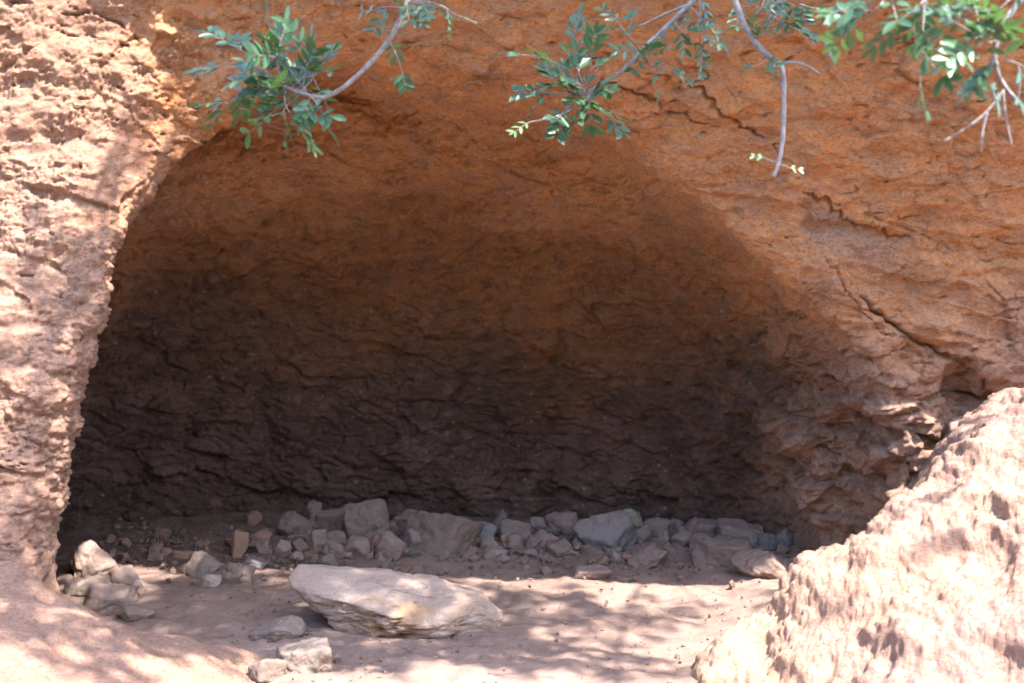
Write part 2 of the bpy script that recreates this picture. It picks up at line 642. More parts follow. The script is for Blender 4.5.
d += .010 * (np.abs(fine) - .25) * (.35 + .65 * crumb) * (1 - bank)
rw = sstep(1.15, 1.5, x) * sstep(1.7, 1.1, z) * sstep(5.3, 5.7, y)
d += rw * (.06 * fbm(V, 3.0, 3, .6, 191.) + .05 * np.abs(big) - .01)
n5, _ = worley(V * np.array([1, 1, 1.3], np.float32) + .05 * lump[:, None], 4.2)
d += inner * (.045 * np.clip(.5 - n5, 0, 1) * 2 * sstep(-.1, .3, big) + .045 * fbm(V, 1.9, 3, .55, 211.) - .02 * sstep(.7, 1.2, pit * .8))
slit = sstep(.62, .85, fbm(V * np.array([1, 1, 3.2], np.float32) + .25 * lump[:, None], 9., 2, .5, 201.))
d -= .018 * slit * (1 - bank)
# ragged horizontal partings in the clay, only here and there
prt = np.abs(fbm(np.stack([x * .8, y * .8, z * 4.2 + x * .9], -1) + .10 * lump[:, None], 1.3, 3, .5, 241.))
d -= .022 * sstep(.03, .0, prt) * sstep(.12, .35, fbm(V, 2.3, 2, .5, 251.)) * (1 - bank)
wob = V + .03 * lump[:, None] * np.array([1, -1, .6], np.float32)
wob2 = wob + np.stack([0 * x, 0 * x, .22 * x], -1).astype(np.float32)
cl1 = clods(wob2 * np.array([1, 1, 2.6], np.float32), 3.0)
cl2 = clods(wob * np.array([1, 1, 1.7], np.float32), 8.5)
cl3 = clods(wob * np.array([1, 1, 1.3], np.float32), 19.)
low_ = sstep(1.7, .9, z)
fm = sstep(-.1, .4, fbm(V, 1.5, 2, .5, 261.))
d += inner * (.055 * cl1 * (.35 + .65 * low_) + .012 * cl2) + (1 - inner) * (1 - bank) * (.020 * cl1 + .022 * cl2 * (.3 + .7 * fm) + .010 * cl3 * fm)
d += rw * (.06 * cl1 + .03 * cl2)
st = z * 5.0 + .30 * x + .9 * fbm(V, .9, 3, .55, 61.)
fr = st - np.floor(st)
d += inner * sstep(1.25, .75, z) * .022 * (fr ** 2.2 - sstep(.86, 1.0, fr) * .9) * (.4 + .6 * msk)
# cracks
face = sstep(.45, .2, y - fy)
for L, w, dep in ((L1, .007, .05), (L2, .010, .06), (L3, .006, .04), (L4, .006, .04), (L5, .005, .018), (L6, .005, .028)):
    ds, ab, u = line_dist(x + .02 * lump + .012 * small, z + .03 * big + .012 * small, L)
    ends = sstep(-.02, .12, u) * sstep(1.02, .85, u)
    d -= face * ends * dep * np.exp(-(ds / (w * (.6 + .9 * np.abs(big)))) ** 2)
d *= (.35 + .65 * sstep(-.05, .3, z))
V = V + N * d[:, None].astype(np.float32)
me = mesh_np('cliff', V, F)
# where the clay is dusty pink rather than orange: low down, on the left pillar, under the ledge
x, y, z = V.T
nz_ = fbm(V, 1.1, 3, .55, 71.)
pink = sstep(1.45, .65, z + .35 * nz_ - .35 * sstep(1.0, 1.5, x)) * .95
pink = np.maximum(pink, sstep(-1.38, -1.75, x + .25 * nz_ + .10 * (z - 1.5)) * (1 - inner) * (.95 - .2 * sstep(1.6, 2.6, z)))
_, ab, u = line_dist(x, z, L1)
pink = np.maximum(pink, face * sstep(.01, -.02, ab) * sstep(-.30, -.10, ab) * sstep(-.02, .1, u) * sstep(1.1, .7, u) * .75)
set_attr(me, 'pink', np.clip(pink, 0, 1))
deep = sstep(5.85 - .2 * sstep(.2, 1., x), 6.75 - .45 * sstep(.2, 1., x), y)  # painted shade: rock colour darkens with depth behind the mouth
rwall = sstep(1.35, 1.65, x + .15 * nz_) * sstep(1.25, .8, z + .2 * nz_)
set_attr(me, 'cave_shade', deep * (.72 + .24 * sstep(1.75, .85, z + .35 * nz_ - .25 * sstep(-1.2, -2.2, x))) * (1 - .85 * rwall))
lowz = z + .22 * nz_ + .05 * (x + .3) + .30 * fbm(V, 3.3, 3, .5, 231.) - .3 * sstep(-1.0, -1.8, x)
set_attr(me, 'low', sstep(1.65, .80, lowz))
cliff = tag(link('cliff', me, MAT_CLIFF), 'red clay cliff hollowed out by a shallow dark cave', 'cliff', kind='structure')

# ------------------------------------------------------------------ ground
def ground_h(x, y):
    P = np.stack([x, y, np.zeros_like(x)], -1).reshape(-1, 3)
    sh = x.shape
    h = .035 * fbm(P, .8, 2, .5, 2.).reshape(sh)
    h = h * (.3 + .7 * sstep(3.5, 4.5, y))
    back = sstep(6.35, 7.25, y)
    h = h + .09 * back
    h = h + 8.0 * sstep(-.6, -8.5, y) + 4 * sstep(-7, -40, y)  # unseen slope behind the camera, added to keep low sky light out
    h = h + .05 * sstep(-1.0, -1.8, x) * sstep(5.2, 5.8, y)
    h = h + .10 * sstep(.9, 1.7, x) * sstep(4.6, 5.6, y)
    return h


def spread_axis(lo, hi, step):
    core = np.arange(lo, hi, step)
    grow = np.cumsum(step * 1.22 ** np.arange(1, 46))
    grow = grow[grow < 160]
    return np.concatenate([(lo - grow)[::-1], core, core[-1] + grow])


ax_, ay_ = spread_axis(-2.7, 2.3, .016), spread_axis(3.9, 7.6, .016)
GX, GY = np.meshgrid(ax_, ay_, indexing='ij')
GZ = ground_h(GX, GY)
P = np.stack([GX, GY, GZ], -1).reshape(-1, 3)
near = sstep(9, 7.5, np.hypot(P[:, 0], P[:, 1] - 4))
sm_ = fbm(P, 5, 3, .55, 13.) * .017 + fbm(P, 24, 2, .6, 23.) * .005 + .010 * clods(P + .02 * fbm(P, 9, 2)[:, None], 14.) * sstep(.0, .4, fbm(P, 1.7, 2, .5, 29.))
f1, f2 = worley(P, 17)
sm_ += .010 * np.clip(.34 - f1, 0, 1) * (1 + 2 * sstep(6.3, 6.9, P[:, 1]))
P[:, 2] += sm_ * near
nx, ny = GX.shape
I = np.arange(nx * ny).reshape(nx, ny)
GF = np.stack([I[:-1, :-1], I[1:, :-1], I[1:, 1:], I[:-1, 1:]], -1).reshape(-1, 4)
gme = mesh_np('ground', P, GF)
set_attr(gme, 'added_scrub', sstep(1.6, .4, P[:, 1] + .5 * fbm(P, .9, 3, .5, 3.)) + 0 * P[:, 0])  # dark cover on unseen ground, added to weaken light bounced into the cave
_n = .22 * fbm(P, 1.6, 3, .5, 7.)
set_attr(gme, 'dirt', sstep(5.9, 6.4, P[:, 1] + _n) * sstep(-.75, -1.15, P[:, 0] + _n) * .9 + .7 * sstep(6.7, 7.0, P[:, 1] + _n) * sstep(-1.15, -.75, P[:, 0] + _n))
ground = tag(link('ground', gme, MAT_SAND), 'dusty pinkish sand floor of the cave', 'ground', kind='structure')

# ------------------------------------------------------------------ earth mound at the right
RX = np.array([.30, .62, .78, .98, 1.15, 1.31, 1.47, 1.62, 1.74, 1.86, 1.98, 2.4, 3.0, 4.2])
RZ = np.array([-.25, -.06, .07, .22,   .40, .53, .62, .71, .81, .93, 1.02, 1.24, 1.5, 1.6])


def mound_h(x, y):
    yr = 4.62 + .22 * sstep(1.3, 2.3, x)
    r = np.interp(x + .12 * (yr - y) * 0, RX, RZ)
    front = np.maximum(yr - y, 0)
    backd = np.maximum(y - yr, 0)
    h = r - .52 * front ** 1.25 - 1.3 * backd ** 1.2 * (1 - .75 * sstep(1.7, 2.2, x)) - .02
    return h


mx_ = np.arange(.30, 3.3, .0095); my_ = np.arange(2.9, 5.9, .0095)
MX, MY = np.meshgrid(mx_, my_, indexing='ij')
MZ = mound_h(MX, MY)
MP = np.stack([MX, MY, MZ], -1).reshape(-1, 3).astype(np.float32)
nx, ny = MX.shape
I = np.arange(nx * ny).reshape(nx, ny)
MF = np.stack([I[:-1, :-1], I[1:, :-1], I[1:, 1:], I[:-1, 1:]], -1).reshape(-1, 4)
MN = vnormals(MP, MF)
fl = MP * np.array([1, 1, 1.4], np.float32)
lump = fbm(fl, 2.6, 3, .5, 101.)
md = .060 * lump + .03 * fbm(MP, 1.5, 2, .5, 181.)
MP = MP + MN * md[:, None]
MN = MN * .6 + .4 * vnormals(MP, MF)
MN /= np.linalg.norm(MN, axis=1, keepdims=True)
f1, f2 = worley(MP + .03 * lump[:, None], 9.)
g1, g2 = worley(MP, 21.)
pit = ridged(MP, 6, 2, 111.)
sm_ = fbm(MP, 14, 3, .62, 121.)
cm = sstep(-.15, .4, fbm(MP, 1.8, 2, .5, 141.))
bil = np.abs(fbm(MP, 5.0, 4, .55, 151.))
ti = np.abs(fbm(MP, 19., 3, .6, 161.))
wob = MP + .03 * lump[:, None]
m1, m2, m3 = clods(wob, 5.5), clods(wob, 12.), clods(wob, 26.)
def soft(a, n):
    g = a.reshape(nx, ny)
    for _ in range(n):
        g = np.pad(g, 1, mode='edge')
        g = (g[:-2] + g[1:-1] * 2 + g[2:])[:, 1:-1] / 4
        g = np.pad(g, ((0, 0), (1, 1)), mode='edge')
        g = (g[:, :-2] + g[:, 1:-1] * 2 + g[:, 2:]) / 4
    return g.ravel()


md = soft(.048 * m1 * (.4 + .6 * cm), 5) + soft(.034 * m2 * (.35 + .65 * cm) - .024 * sstep(.75, 1.2, pit * .8), 2) + soft(.016 * m3 * (.3 + .7 * cm), 1) + .014 * ti + .007 * fbm(MP, 40, 3, .6, 171.) + soft(.024 * np.clip(.5 - f1, 0, 1) * cm, 1)
MP = MP + MN * md[:, None]
keep = (MP[:, 2] > -.12)
kf = keep[MF].any(axis=1)
MF = MF[kf]
me = mesh_np('earth_mound', MP, MF)
nz_ = fbm(MP, 1.6, 3, .5, 131.)
set_attr(me, 'pink', np.clip(.75 + .8 * nz_ - .9 * sstep(.35, .0, MP[:, 2] + .1 * nz_) * sstep(1.4, .7, MP[:, 0]), 0, 1))
set_attr(me, 'cave_shade', np.zeros(len(MP)))
mound = tag(link('earth_mound', me, MAT_MOUND), 'sunlit crumbly clay mound beside the cave mouth', 'mound', kind='structure')


# ------------------------------------------------------------------ stones
def ico(level):
    bm = bmesh.new()
    bmesh.ops.create_icosphere(bm, subdivisions=level, radius=1)
    V = np.array([v.co for v in bm.verts], np.float32)
    F = np.array([[v.index for v in f.verts] for f in bm.faces], np.int32)
    bm.free()
    return V / np.linalg.norm(V, axis=1, keepdims=True), F


ICO = {k: ico(k) for k in (4, 5, 6)}


def tri_mesh(name, V, F):
    return mesh_np(name, V, F)


def clip_radius(U, n, d, sharp=44):
    """radius of the polytope {p: n.p <= d} along unit directions, edges slightly rounded"""
    q = np.maximum(U @ n.T, 1e-4) / d[None, :]
    m = q.max(axis=1, keepdims=True)
    return 1 / (m[:, 0] * (np.mean((q / m) ** sharp, axis=1) * len(d)) ** (1 / sharp))


def stone_mesh(seed, dims, planes=13, level=4, rough=1.0, boxy=.5):
    r = np.random.default_rng(seed)
    U, F = ICO[level]
    n = r.normal(size=(planes, 3))
    n /= np.linalg.norm(n, axis=1, keepdims=True)
    d = r.uniform(.62, .95, planes)
    if boxy > 0:
        q = r.normal(size=(3, 3)) * (1 - boxy) + np.eye(3)
        q, _ = np.linalg.qr(q)
        n = np.concatenate([n, q, -q])
        d = np.concatenate([d, r.uniform(.6, .82, 6)])
    rad = clip_radius(U, n, d)
    P = U * rad[:, None]
    lo, hi = P.min(0), P.max(0)
    P = (P - (lo + hi) / 2) / (hi - lo) * np.array(dims)
    s = float(np.mean(dims))
    q = P / s + seed * 3.7
    k = .05 * fbm(q, 2.2, 3, .5) + .03 * fbm(q, 7, 3, .6) - .03 * sstep(.25, .6, fbm(q, 4, 2, .5, 9.))
    P = P + U * (k * s * rough)[:, None]
    return P.astype(np.float32), F


def floor_hit(px, py):
    """where the line of sight through (px, py) meets the ground"""
    Ys = np.linspace(4.0, 7.25, 400)
    zr = CAMZ - (py - HY) * Ys / FPX
    xr = (px - CX) * Ys / FPX
    g = ground_h(xr, Ys)
    k = np.argmax(zr <= g)
    if zr[k] > g[k]: k = len(Ys) - 1
    return Ys[k]


HEAP = 'loose stones heaped along the back wall'
LEFT = 'loose stones at the left end of the cave floor'
FRONT = 'loose stones beside the big boulder'
# x0, x1, y0, y1 in the photo (from which size and place on the floor follow), material, label, group
STONES = [
    (280, 310, 511, 541, 'tan', 'rounded brown stone, second biggest at the left end of the back heap', HEAP),
    (306, 320, 517, 532, 'tan', 'small nub of brown stone wedged against the rounded one on the heap', HEAP),
    (304, 322, 500, 517, 'tan', 'small pointed stone topmost at the left end of the heap', HEAP),
    (317, 346, 508, 534, 'tan', 'broad blocky stone between the rounded stone and the tall pointed one', HEAP),
    (325, 346, 530, 546, 'tan', 'flat slab jutting out left of the foot of the tall pointed stone', HEAP),
    (308, 326, 529, 555, 'tan', 'upright blocky stone under the rounded brown stone of the heap', HEAP),
    (291, 308, 538, 555, 'red', 'reddish fist sized stone low at the left end of the heap', HEAP),
    (347, 386, 499, 543, 'tan', 'tall pointed stone standing highest in the back heap', HEAP),
    (324, 346, 541, 559, 'tan', 'squat stone in the dust behind the left half of the boulder', HEAP),
    (345, 371, 537, 558, 'tan', 'wide low stone at the foot of the tall pointed stone', HEAP),
    (376, 405, 532, 561, 'tan', 'cube shaped stone with rounded corners right of the tall pointed stone', HEAP),
    (385, 397, 521, 535, 'grey', 'small grey stone resting behind the cube shaped stone', HEAP),
    (243, 266, 556, 571, 'blue', 'flat bluish stone alone on the floor left of the boulder tip', LEFT),
    (251, 269, 531, 548, 'red', 'pointed reddish stone at the dark left end of the heap', HEAP),
    (245, 261, 511, 527, 'red', 'dim reddish stone high against the wall left of the heap', HEAP),
    (232, 247, 531, 558, 'red', 'tall narrow reddish stone deep in shadow left of the heap', HEAP),
    (275, 290, 540, 558, 'tan', 'narrow stone just left of the reddish fist sized one', HEAP),
    (304, 313, 551, 558, 'tan', 'pebble sized stone in front of the upright blocky stone', HEAP),
    (289, 303, 551, 562, 'tan', 'little low stone peeking over the raised end of the boulder', HEAP),
    (414, 476, 514, 557, 'tan', 'large pale brown slab, biggest in the middle of the heap', HEAP),
    (405, 431, 529, 553, 'grey', 'grey flat stone tucked under the left edge of the large pale slab', HEAP),
    (472, 496, 521, 541, 'white', 'whitish knobbly stone right of the large pale slab', HEAP),
    (494, 507, 510, 529, 'grey', 'thin pointed grey stone behind the whitish knobbly one', HEAP),
    (502, 528, 519, 543, 'grey', 'slanted grey stone right of the thin pointed one', HEAP),
    (508, 524, 535, 550, 'tan', 'small brown stone below the slanted grey one', HEAP),
    (531, 550, 518, 532, 'grey', 'small grey block left of the squared stone on the heap', HEAP),
    (548, 578, 513, 536, 'tan', 'squared brown stone lying on top of two others mid heap', HEAP),
    (533, 560, 529, 549, 'tan', 'lens shaped stone under the small grey block', HEAP),
    (547, 572, 539, 559, 'tan', 'three cornered stone in front of the squared brown stone', HEAP),
    (480, 493, 539, 553, 'tan', 'small stone right of the foot of the large pale slab', HEAP),
    (484, 506, 548, 559, 'tan', 'low dusty stone in front of the whitish knobbly one', HEAP),
    (394, 424, 510, 524, 'grey', 'long dim stone against the wall behind the large pale slab', HEAP),
    (581, 596, 543, 554, 'tan', 'small dusty stone at the foot of the big bluish block', HEAP),
    (577, 634, 508, 553, 'blue', 'big bluish block with white crystals on its front', HEAP),
    (613, 642, 506, 528, 'yellow', 'yellowish green stone leaning on top of the big bluish block', HEAP),
    (644, 672, 517, 542, 'grey', 'dim grey stone two along from the big bluish block', HEAP),
    (666, 684, 518, 535, 'grey', 'small grey stone between two bigger ones in the right half of the heap', HEAP),
    (680, 704, 511, 526, 'grey', 'rounded stone topmost in the right half of the heap', HEAP),
    (686, 722, 519, 542, 'tan', 'large sloping brown stone under the topmost rounded one', HEAP),
    (691, 712, 533, 551, 'tan', 'brown stone low in front of the large sloping one', HEAP),
    (670, 693, 530, 548, 'grey', 'grey brown stone left of the low one under the sloping stone', HEAP),
    (720, 759, 523, 548, 'grey', 'smooth domed grey stone behind the dark faced slab', HEAP),
    (749, 768, 517, 537, 'yellow', 'small yellowish stone behind the domed grey stone', HEAP),
    (758, 777, 533, 552, 'blue', 'small bluish stone right of the dark faced slab', HEAP),
    (774, 795, 528, 549, 'blue', 'bluish stone at the far right end of the heap', HEAP),
    (696, 755, 539, 569, 'tan', 'tilted slab with a dark bluish broken end, right part of the heap', HEAP),
    (741, 794, 551, 579, 'tan', 'broad flat slab nearest the clay mound, last in the heap', HEAP),
    (629, 664, 547, 570, 'tan', 'flat slab half buried in dust before the big bluish block', HEAP),
    (574, 608, 566, 580, 'tan', 'low half buried stone alone in the dust in front of the heap', HEAP),
    (658, 676, 542, 556, 'tan', 'small stone right behind the half buried flat slab', HEAP),
    (633, 650, 526, 546, 'grey', 'narrow grey stone touching the right side of the big bluish block', HEAP),
    (69, 117, 544, 581, 'tan', 'biggest stone of the left corner, a blunt pyramid against the dark wall', LEFT),
    (66, 113, 577, 599, 'pale', 'flat pale stone half hidden by the bank under the blunt pyramid', LEFT),
    (104, 137, 566, 590, 'tan', 'knobbly stone right of the flat pale one with sun flecks', LEFT),
    (89, 134, 584, 611, 'tan', 'brown slab lying just above the slope of the left bank', LEFT),
    (120, 151, 605, 622, 'tan', 'low stone half buried at the edge of the left bank', LEFT),
    (191, 224, 553, 581, 'pale', 'sunlit angular stone, tallest of the small cluster left of the boulder', LEFT),
    (215, 251, 562, 586, 'tan', 'rounded long stone touching the sunlit angular one', LEFT),
    (200, 220, 574, 588, 'pale', 'small pale stone in front of the sunlit angular one', LEFT),
    (183, 194, 561, 574, 'tan', 'small upright stone left of the sunlit angular one', LEFT),
    (149, 164, 553, 563, 'tan', 'tiny lit stone midway between the two clusters at the left', LEFT),
    (172, 190, 550, 561, 'red', 'reddish flat stone behind the small upright one', LEFT),
    (132, 143, 581, 590, 'pale', 'pebble sized pale stone beside the knobbly one', LEFT),
    (255, 301, 618, 641, 'pale', 'rounded pale stone in the shadow just left of the boulder', FRONT),
    (277, 337, 642, 674, 'pale', 'flat pale stone nearest the camera below the boulder', FRONT),
    (252, 284, 658, 680, 'tan', 'dusty stone half sunk in the floor beside the nearest flat one', FRONT),
]
lowlevel = 4
for i, (x0, x1, y0, y1, mt, lab, grp) in enumerate(STONES):
    big = (x1 - x0) > 34
    Yh = floor_hit((x0 + x1) / 2, y1 - 1)
    w = (x1 - x0) * Yh / FPX
    h = (y1 - y0) * Yh / FPX
    low = 'buried' in lab or 'sunk' in lab or 'flat' in lab or 'slab' in lab
    dep = w * random.uniform(.75, 1.0) * (1.1 if low else 1)
    dep = min(dep, .34)
    c = W((x0 + x1) / 2, (y0 + y1) / 2, Yh + dep * .38)
    tall = 1.16 if low else 1.1
    # pad for the parts that sink into the dust
    P, F_ = stone_mesh(100 + i, (w * 1.22, dep, h * tall * 1.08), planes=random.randint(9, 15), level=5 if big else 4, boxy=.6 if low else .35)
    me = tri_mesh('stone', P, F_)
    o = link('stone', me, SM[mt])
    z = c[2] - .07 * h
    o.location = (c[0], c[1], z)
    o.rotation_euler = (random.uniform(-.12, .12), random.uniform(-.15, .15), random.uniform(-.5, .5))
    tag(o, lab, 'stone', grp)

random.seed(5)
FILL = 'small dusty stone filling a gap among the bigger stones of the back heap'
DIM = 'small dim reddish stone in the dark left corner, near the wall'
for i in range(94):
    corner = i >= 80
    px_ = random.uniform(96, 240) if corner else random.uniform(236, 790)
    py_ = 547 + random.gauss(0, 7) if corner else 549 + random.gauss(0, 9) + (6 if px_ > 690 else 0)
    Yh = min(floor_hit(px_, py_), 7.1)
    wv = random.uniform(.05, .115)
    P, F_ = stone_mesh(400 + i, (wv, wv * random.uniform(.7, 1), wv * random.uniform(.55, .95)), planes=16, level=4, rough=1.5, boxy=0)
    o = link('stone', tri_mesh('stone', P, F_), SM['red' if corner else random.choice(('tan', 'tan', 'red', 'grey'))])
    gx_ = (px_ - CX) * Yh / FPX
    o.location = (gx_, Yh, float(ground_h(np.array([gx_]), np.array([Yh]))[0]) + wv * .12)
    o.rotation_euler = (random.uniform(-.4, .4), random.uniform(-.4, .4), random.uniform(-3, 3))
    tag(o, DIM if corner else FILL, 'stone', LEFT if corner else HEAP)

# ------------------------------------------------------------------ the big boulder
HP = np.array([
    (-.455, .06, .165), (-.42, .13, .150), (-.2, .19, .125), (.12, .18, .100), (.40, .12, .015),
    (-.49, .0, .135), (-.475, -.05, .095), (-.40, -.09, .075),
    (-.2, -.16, .055), (.02, -.21, .0), (.17, -.215, -.04),
    (.30, -.13, -.005), (.33, -.04, .035), (.495, .03, -.06), (.46, .02, -.125), (.30, -.13, -.15),
    (.17, -.13, -.205), (-.02, -.11, -.185), (-.22, -.06, -.13), (.3, .12, -.2), (-.1, .16, -.16), (-.38, .08, .02)])
bm = bmesh.new()
for p in HP: bm.verts.new(p)
bmesh.ops.convex_hull(bm, input=bm.verts)
bm.normal_update()
pn, pd = [], []
for f in bm.faces:
    nrm = np.array(f.normal); dd = float(nrm @ np.array(f.verts[0].co))
    if dd < 0: nrm, dd = -nrm, -dd
    pn.append(nrm); pd.append(max(dd, .02))
bm.free()
U, F_ = ICO[6]
# stretch directions so the long stone is sampled evenly
Us = U * np.array([.48, .2, .16]); Us /= np.linalg.norm(Us, axis=1, keepdims=True)
q = np.maximum(Us @ np.array(pn).T, 1e-4) / np.array(pd)[None]
mxq = q.max(axis=1)
rad = 1 / (mxq * np.mean((q / mxq[:, None]) ** 40, axis=1) ** (1 / 40) * len(pd) ** (1 / 40))
P = Us * rad[:, None]
P = P + Us * (.022 * fbm(P, 4, 3, .5, 5.) + .012 * fbm(P * np.array([1, 1, 2.5]), 13, 4, .62, 9.) - .016 * sstep(.04, .0, np.abs(fbm(P * np.array([.6, 1, 2.2]), 5, 3, .5, 33.))) - .012 * sstep(.3, .55, fbm(P, 9, 2, .5, 44.)))[:, None]
bo = link('boulder', tri_mesh('boulder', P, F_), boulder_material())
cb = W(396, 605, 5.22)
bo.location = cb
bo.scale = (1.05, 1.05, 1.05)
tag(bo, 'long pale boulder lying tilted on the dusty cave floor', 'boulder')

# ------------------------------------------------------------------ small gravel and crumbs on the floor (uncountable)
def gravel():
    Vs, Fs, n0 = [], [], 0
    U, F_ = ico(1)
    r = np.random.default_rng(3)
    pts = []
    for _ in range(4600):
        t = r.random()
        if t < .62:
            xx, yy = r.uniform(-2.4, 1.7), 6.95 - abs(r.normal(0, .38))
        elif t < .80:
            xx, yy = r.uniform(-2.2, -.4), r.uniform(4.5, 6.8)
        else:
            xx, yy = r.uniform(-1.3, 1.3), r.uniform(4.3, 6.4)
        pts.append((xx, yy))
    pts = np.array(pts)
    hz = ground_h(pts[:, 0], pts[:, 1])
    for (xx, yy), z in zip(pts, hz):
        s = min(.002 + r.gamma(.8, .0055) * (.5 if yy < 5.9 else 1.), .026)
        d = r.uniform(.6, 1.25, 3) * s
        P = U * d * (1 + .25 * r.normal(size=(len(U), 1)))
        Vs.append(P + np.array([xx, yy, z + s * .4])); Fs.append(F_ + n0); n0 += len(U)
    me = mesh_np('gravel', np.concatenate(Vs), np.concatenate(Fs), smooth=False)
    o = link('gravel', me, SM['tan'])
    o.data.materials.clear(); o.data.materials.append(stone_material('clay_crumbs', (.28, .195, .155), (.22, .145, .11), .4))
    tag(o, 'scattered gravel and clay crumbs on the cave floor', 'gravel', kind='stuff')


gravel()


# ------------------------------------------------------------------ shrubs hanging over the mouth
class Geo:
    def __init__(s): s.V, s.F = [], []
    def add(s, V, F):
        n = len(s.V)
        s.V.extend(map(tuple, V))
        s.F.extend(tuple(i + n for i in f) for f in F)
    def build(s, name, mat, parent=None, smooth=True):
        me = bpy.data.meshes.new(name)
        me.from_pydata(s.V, [], s.F)
        me.polygons.foreach_set('use_smooth', np.full(len(s.F), smooth))
        return link(name, me, mat, parent)


def tube(geo, pts, r0, r1, sides=7):
    pts = [Vector(p) for p in pts]
    # smooth the polyline
    for _ in range(2):
        q = [pts[0]]
        for a, b in zip(pts[:-1], pts[1:]):
            q += [a.lerp(b, .25), a.lerp(b, .75)]
        q.append(pts[-1])
        pts = q
    n = len(pts)
    V, F = [], []
    up = Vector((.3, .9, .2)).normalized()
    for i, p in enumerate(pts):
        t = (pts[min(i + 1, n - 1)] - pts[max(i - 1, 0)]).normalized()
        a = t.cross(up).normalized(); b = t.cross(a)
        rr = r0 + (r1 - r0) * i / (n - 1)
        rr *= 1 + .12 * math.sin(i * 2.3)
        for k in range(sides):
            an = 2 * math.pi * k / sides
            V.append(p + a * (math.cos(an) * rr) + b * (math.sin(an) * rr))
    for i in range(n - 1):
        for k in range(sides):
            F.append((i * sides + k, i * sides + (k + 1) % sides, (i + 1) * sides + (k + 1) % sides, (i + 1) * sides + k))
    F.append(tuple(range(sides))[::-1]); F.append(tuple((n - 1) * sides + k for k in range(sides)))
    geo.add(V, F)
    return pts


def leaflet(geo, base, dirv, nrm, L, wd):
    dirv = dirv.normalized()
    side = dirv.cross(nrm).normalized()
    nrm = side.cross(dirv).normalized()
    prof = ((0, .06), (.2, .62), (.45, 1.0), (.72, .82), (.92, .36), (1, .03))
    V, F = [], []
    bend = random.uniform(-.12, .05)
    for t, w in prof:
        c = base + dirv * (L * t) + nrm * (bend * L * t * t)
        e = w * wd * .5
        fold = .32 * e
        V += [c - side * e + nrm * fold, c, c + side * e + nrm * fold]
    for i in range(len(prof) - 1):
        a = i * 3
        F += [(a, a + 1, a + 4, a + 3), (a + 1, a + 2, a + 5, a + 4)]
    geo.add(V, F)


def compound(gl, gw, base, dirv, nrm, L, pairs, ll, wd):
    """one pinnate leaf: a thin stalk with pairs of leaflets"""
    dirv = dirv.normalized()
    side = dirv.cross(nrm).normalized()
    nrm = side.cross(dirv).normalized()
    droop = random.uniform(-.25, .05)
    pts = [base + dirv * (L * t) + nrm * (droop * L * t * t) for t in (0, .35, .7, 1.0)]
    if gw is not None:
        tube(gw, pts, .0015, .0008, 4)
    for k in range(pairs):
        t = .22 + .76 * k / max(pairs - 1, 1)
        p = base + dirv * (L * t) + nrm * (droop * L * t * t)
        for s in (-1, 1):
            an = R(random.uniform(38, 62))
            d = dirv * math.cos(an) + side * (s * math.sin(an)) + nrm * random.uniform(-.18, .22)
            nn = nrm + side * random.uniform(-.35, .35) + dirv * random.uniform(-.2, .2)
            leaflet(gl, p, d, nn, ll * random.uniform(.8, 1.12), wd * random.uniform(.85, 1.15))
    if random.random() < .35:
        leaflet(gl, pts[-1], dirv, nrm, ll * .8, wd * .9)


def rv(s=1.): return Vector((random.gauss(0, s), random.gauss(0, s), random.gauss(0, s)))


def V3(px, py, Y): return Vector(W(px, py, Y))


def leafy_twig(gl, gw, gy, pts, n, L=.13, ll=.045, wd=.019, tipyoung=False, rad=.004, toward=None, nrm0=None):
    """a thin twig through pts with n pinnate leaves set around it"""
    P = tube(gw, pts, rad, rad * .45, 5)
    m = len(P)
    for i in range(n):
        t = .15 + .85 * (i + random.uniform(-.3, .3)) / max(n - 1, 1) if n > 1 else 1.
        k = min(m - 1, max(1, int(t * (m - 1))))
        ax = (P[k] - P[k - 1]).normalized()
        q = rv(1); q -= ax * q.dot(ax); q.normalize()
        if i % 2: q = -q
        d = ax * random.uniform(.35, .9) + q * random.uniform(.6, 1.0)
        if i == n - 1: d = ax + q * .2
        d.y *= .75
        n_ = Vector((random.gauss(0, .35), random.gauss(-.55, .35), random.gauss(.8, .3)))
        g = gy if (tipyoung and i >= n - 1) else gl
        compound(g, gw, P[k], d, n_, L * random.uniform(.75, 1.15), random.choice((2, 3, 3, 4)), ll, wd)


def crown_clumps(gl, gw, root, spots, per, ll=.062, wd=.030):
    for c in spots:
        c = Vector(c)
        mid = root.lerp(c, .5) + Vector((0, 0, .18)) + rv(.05)
        tube(gw, [root, root.lerp(mid, .6) + rv(.03), mid, c], .008, .003, 5)
        for _ in range(per):
            p = c + rv(.15)
            d = rv(1).normalized() + Vector((0, 0, -.15))
            compound(gl, None, p, d, Vector((0, 0, 1)) + rv(.5), .14, 4, ll, wd)


def shrub(label, root, grp='leafy shrubs hanging over the cave mouth'):
    e = bpy.data.objects.new('overhanging_shrub', None)
    e.empty_display_size = .1
    COL.objects.link(e)
    e.location = root
    tag(e, label, 'shrub', grp)
    return e


def finish(e, geos):
    bpy.context.view_layer.update()
    inv = Matrix.Translation(-Vector(e.location))
    for name, g, mat in geos:
        if not g.V: continue
        o = g.build(name, mat, e)
        o.data.transform(inv)


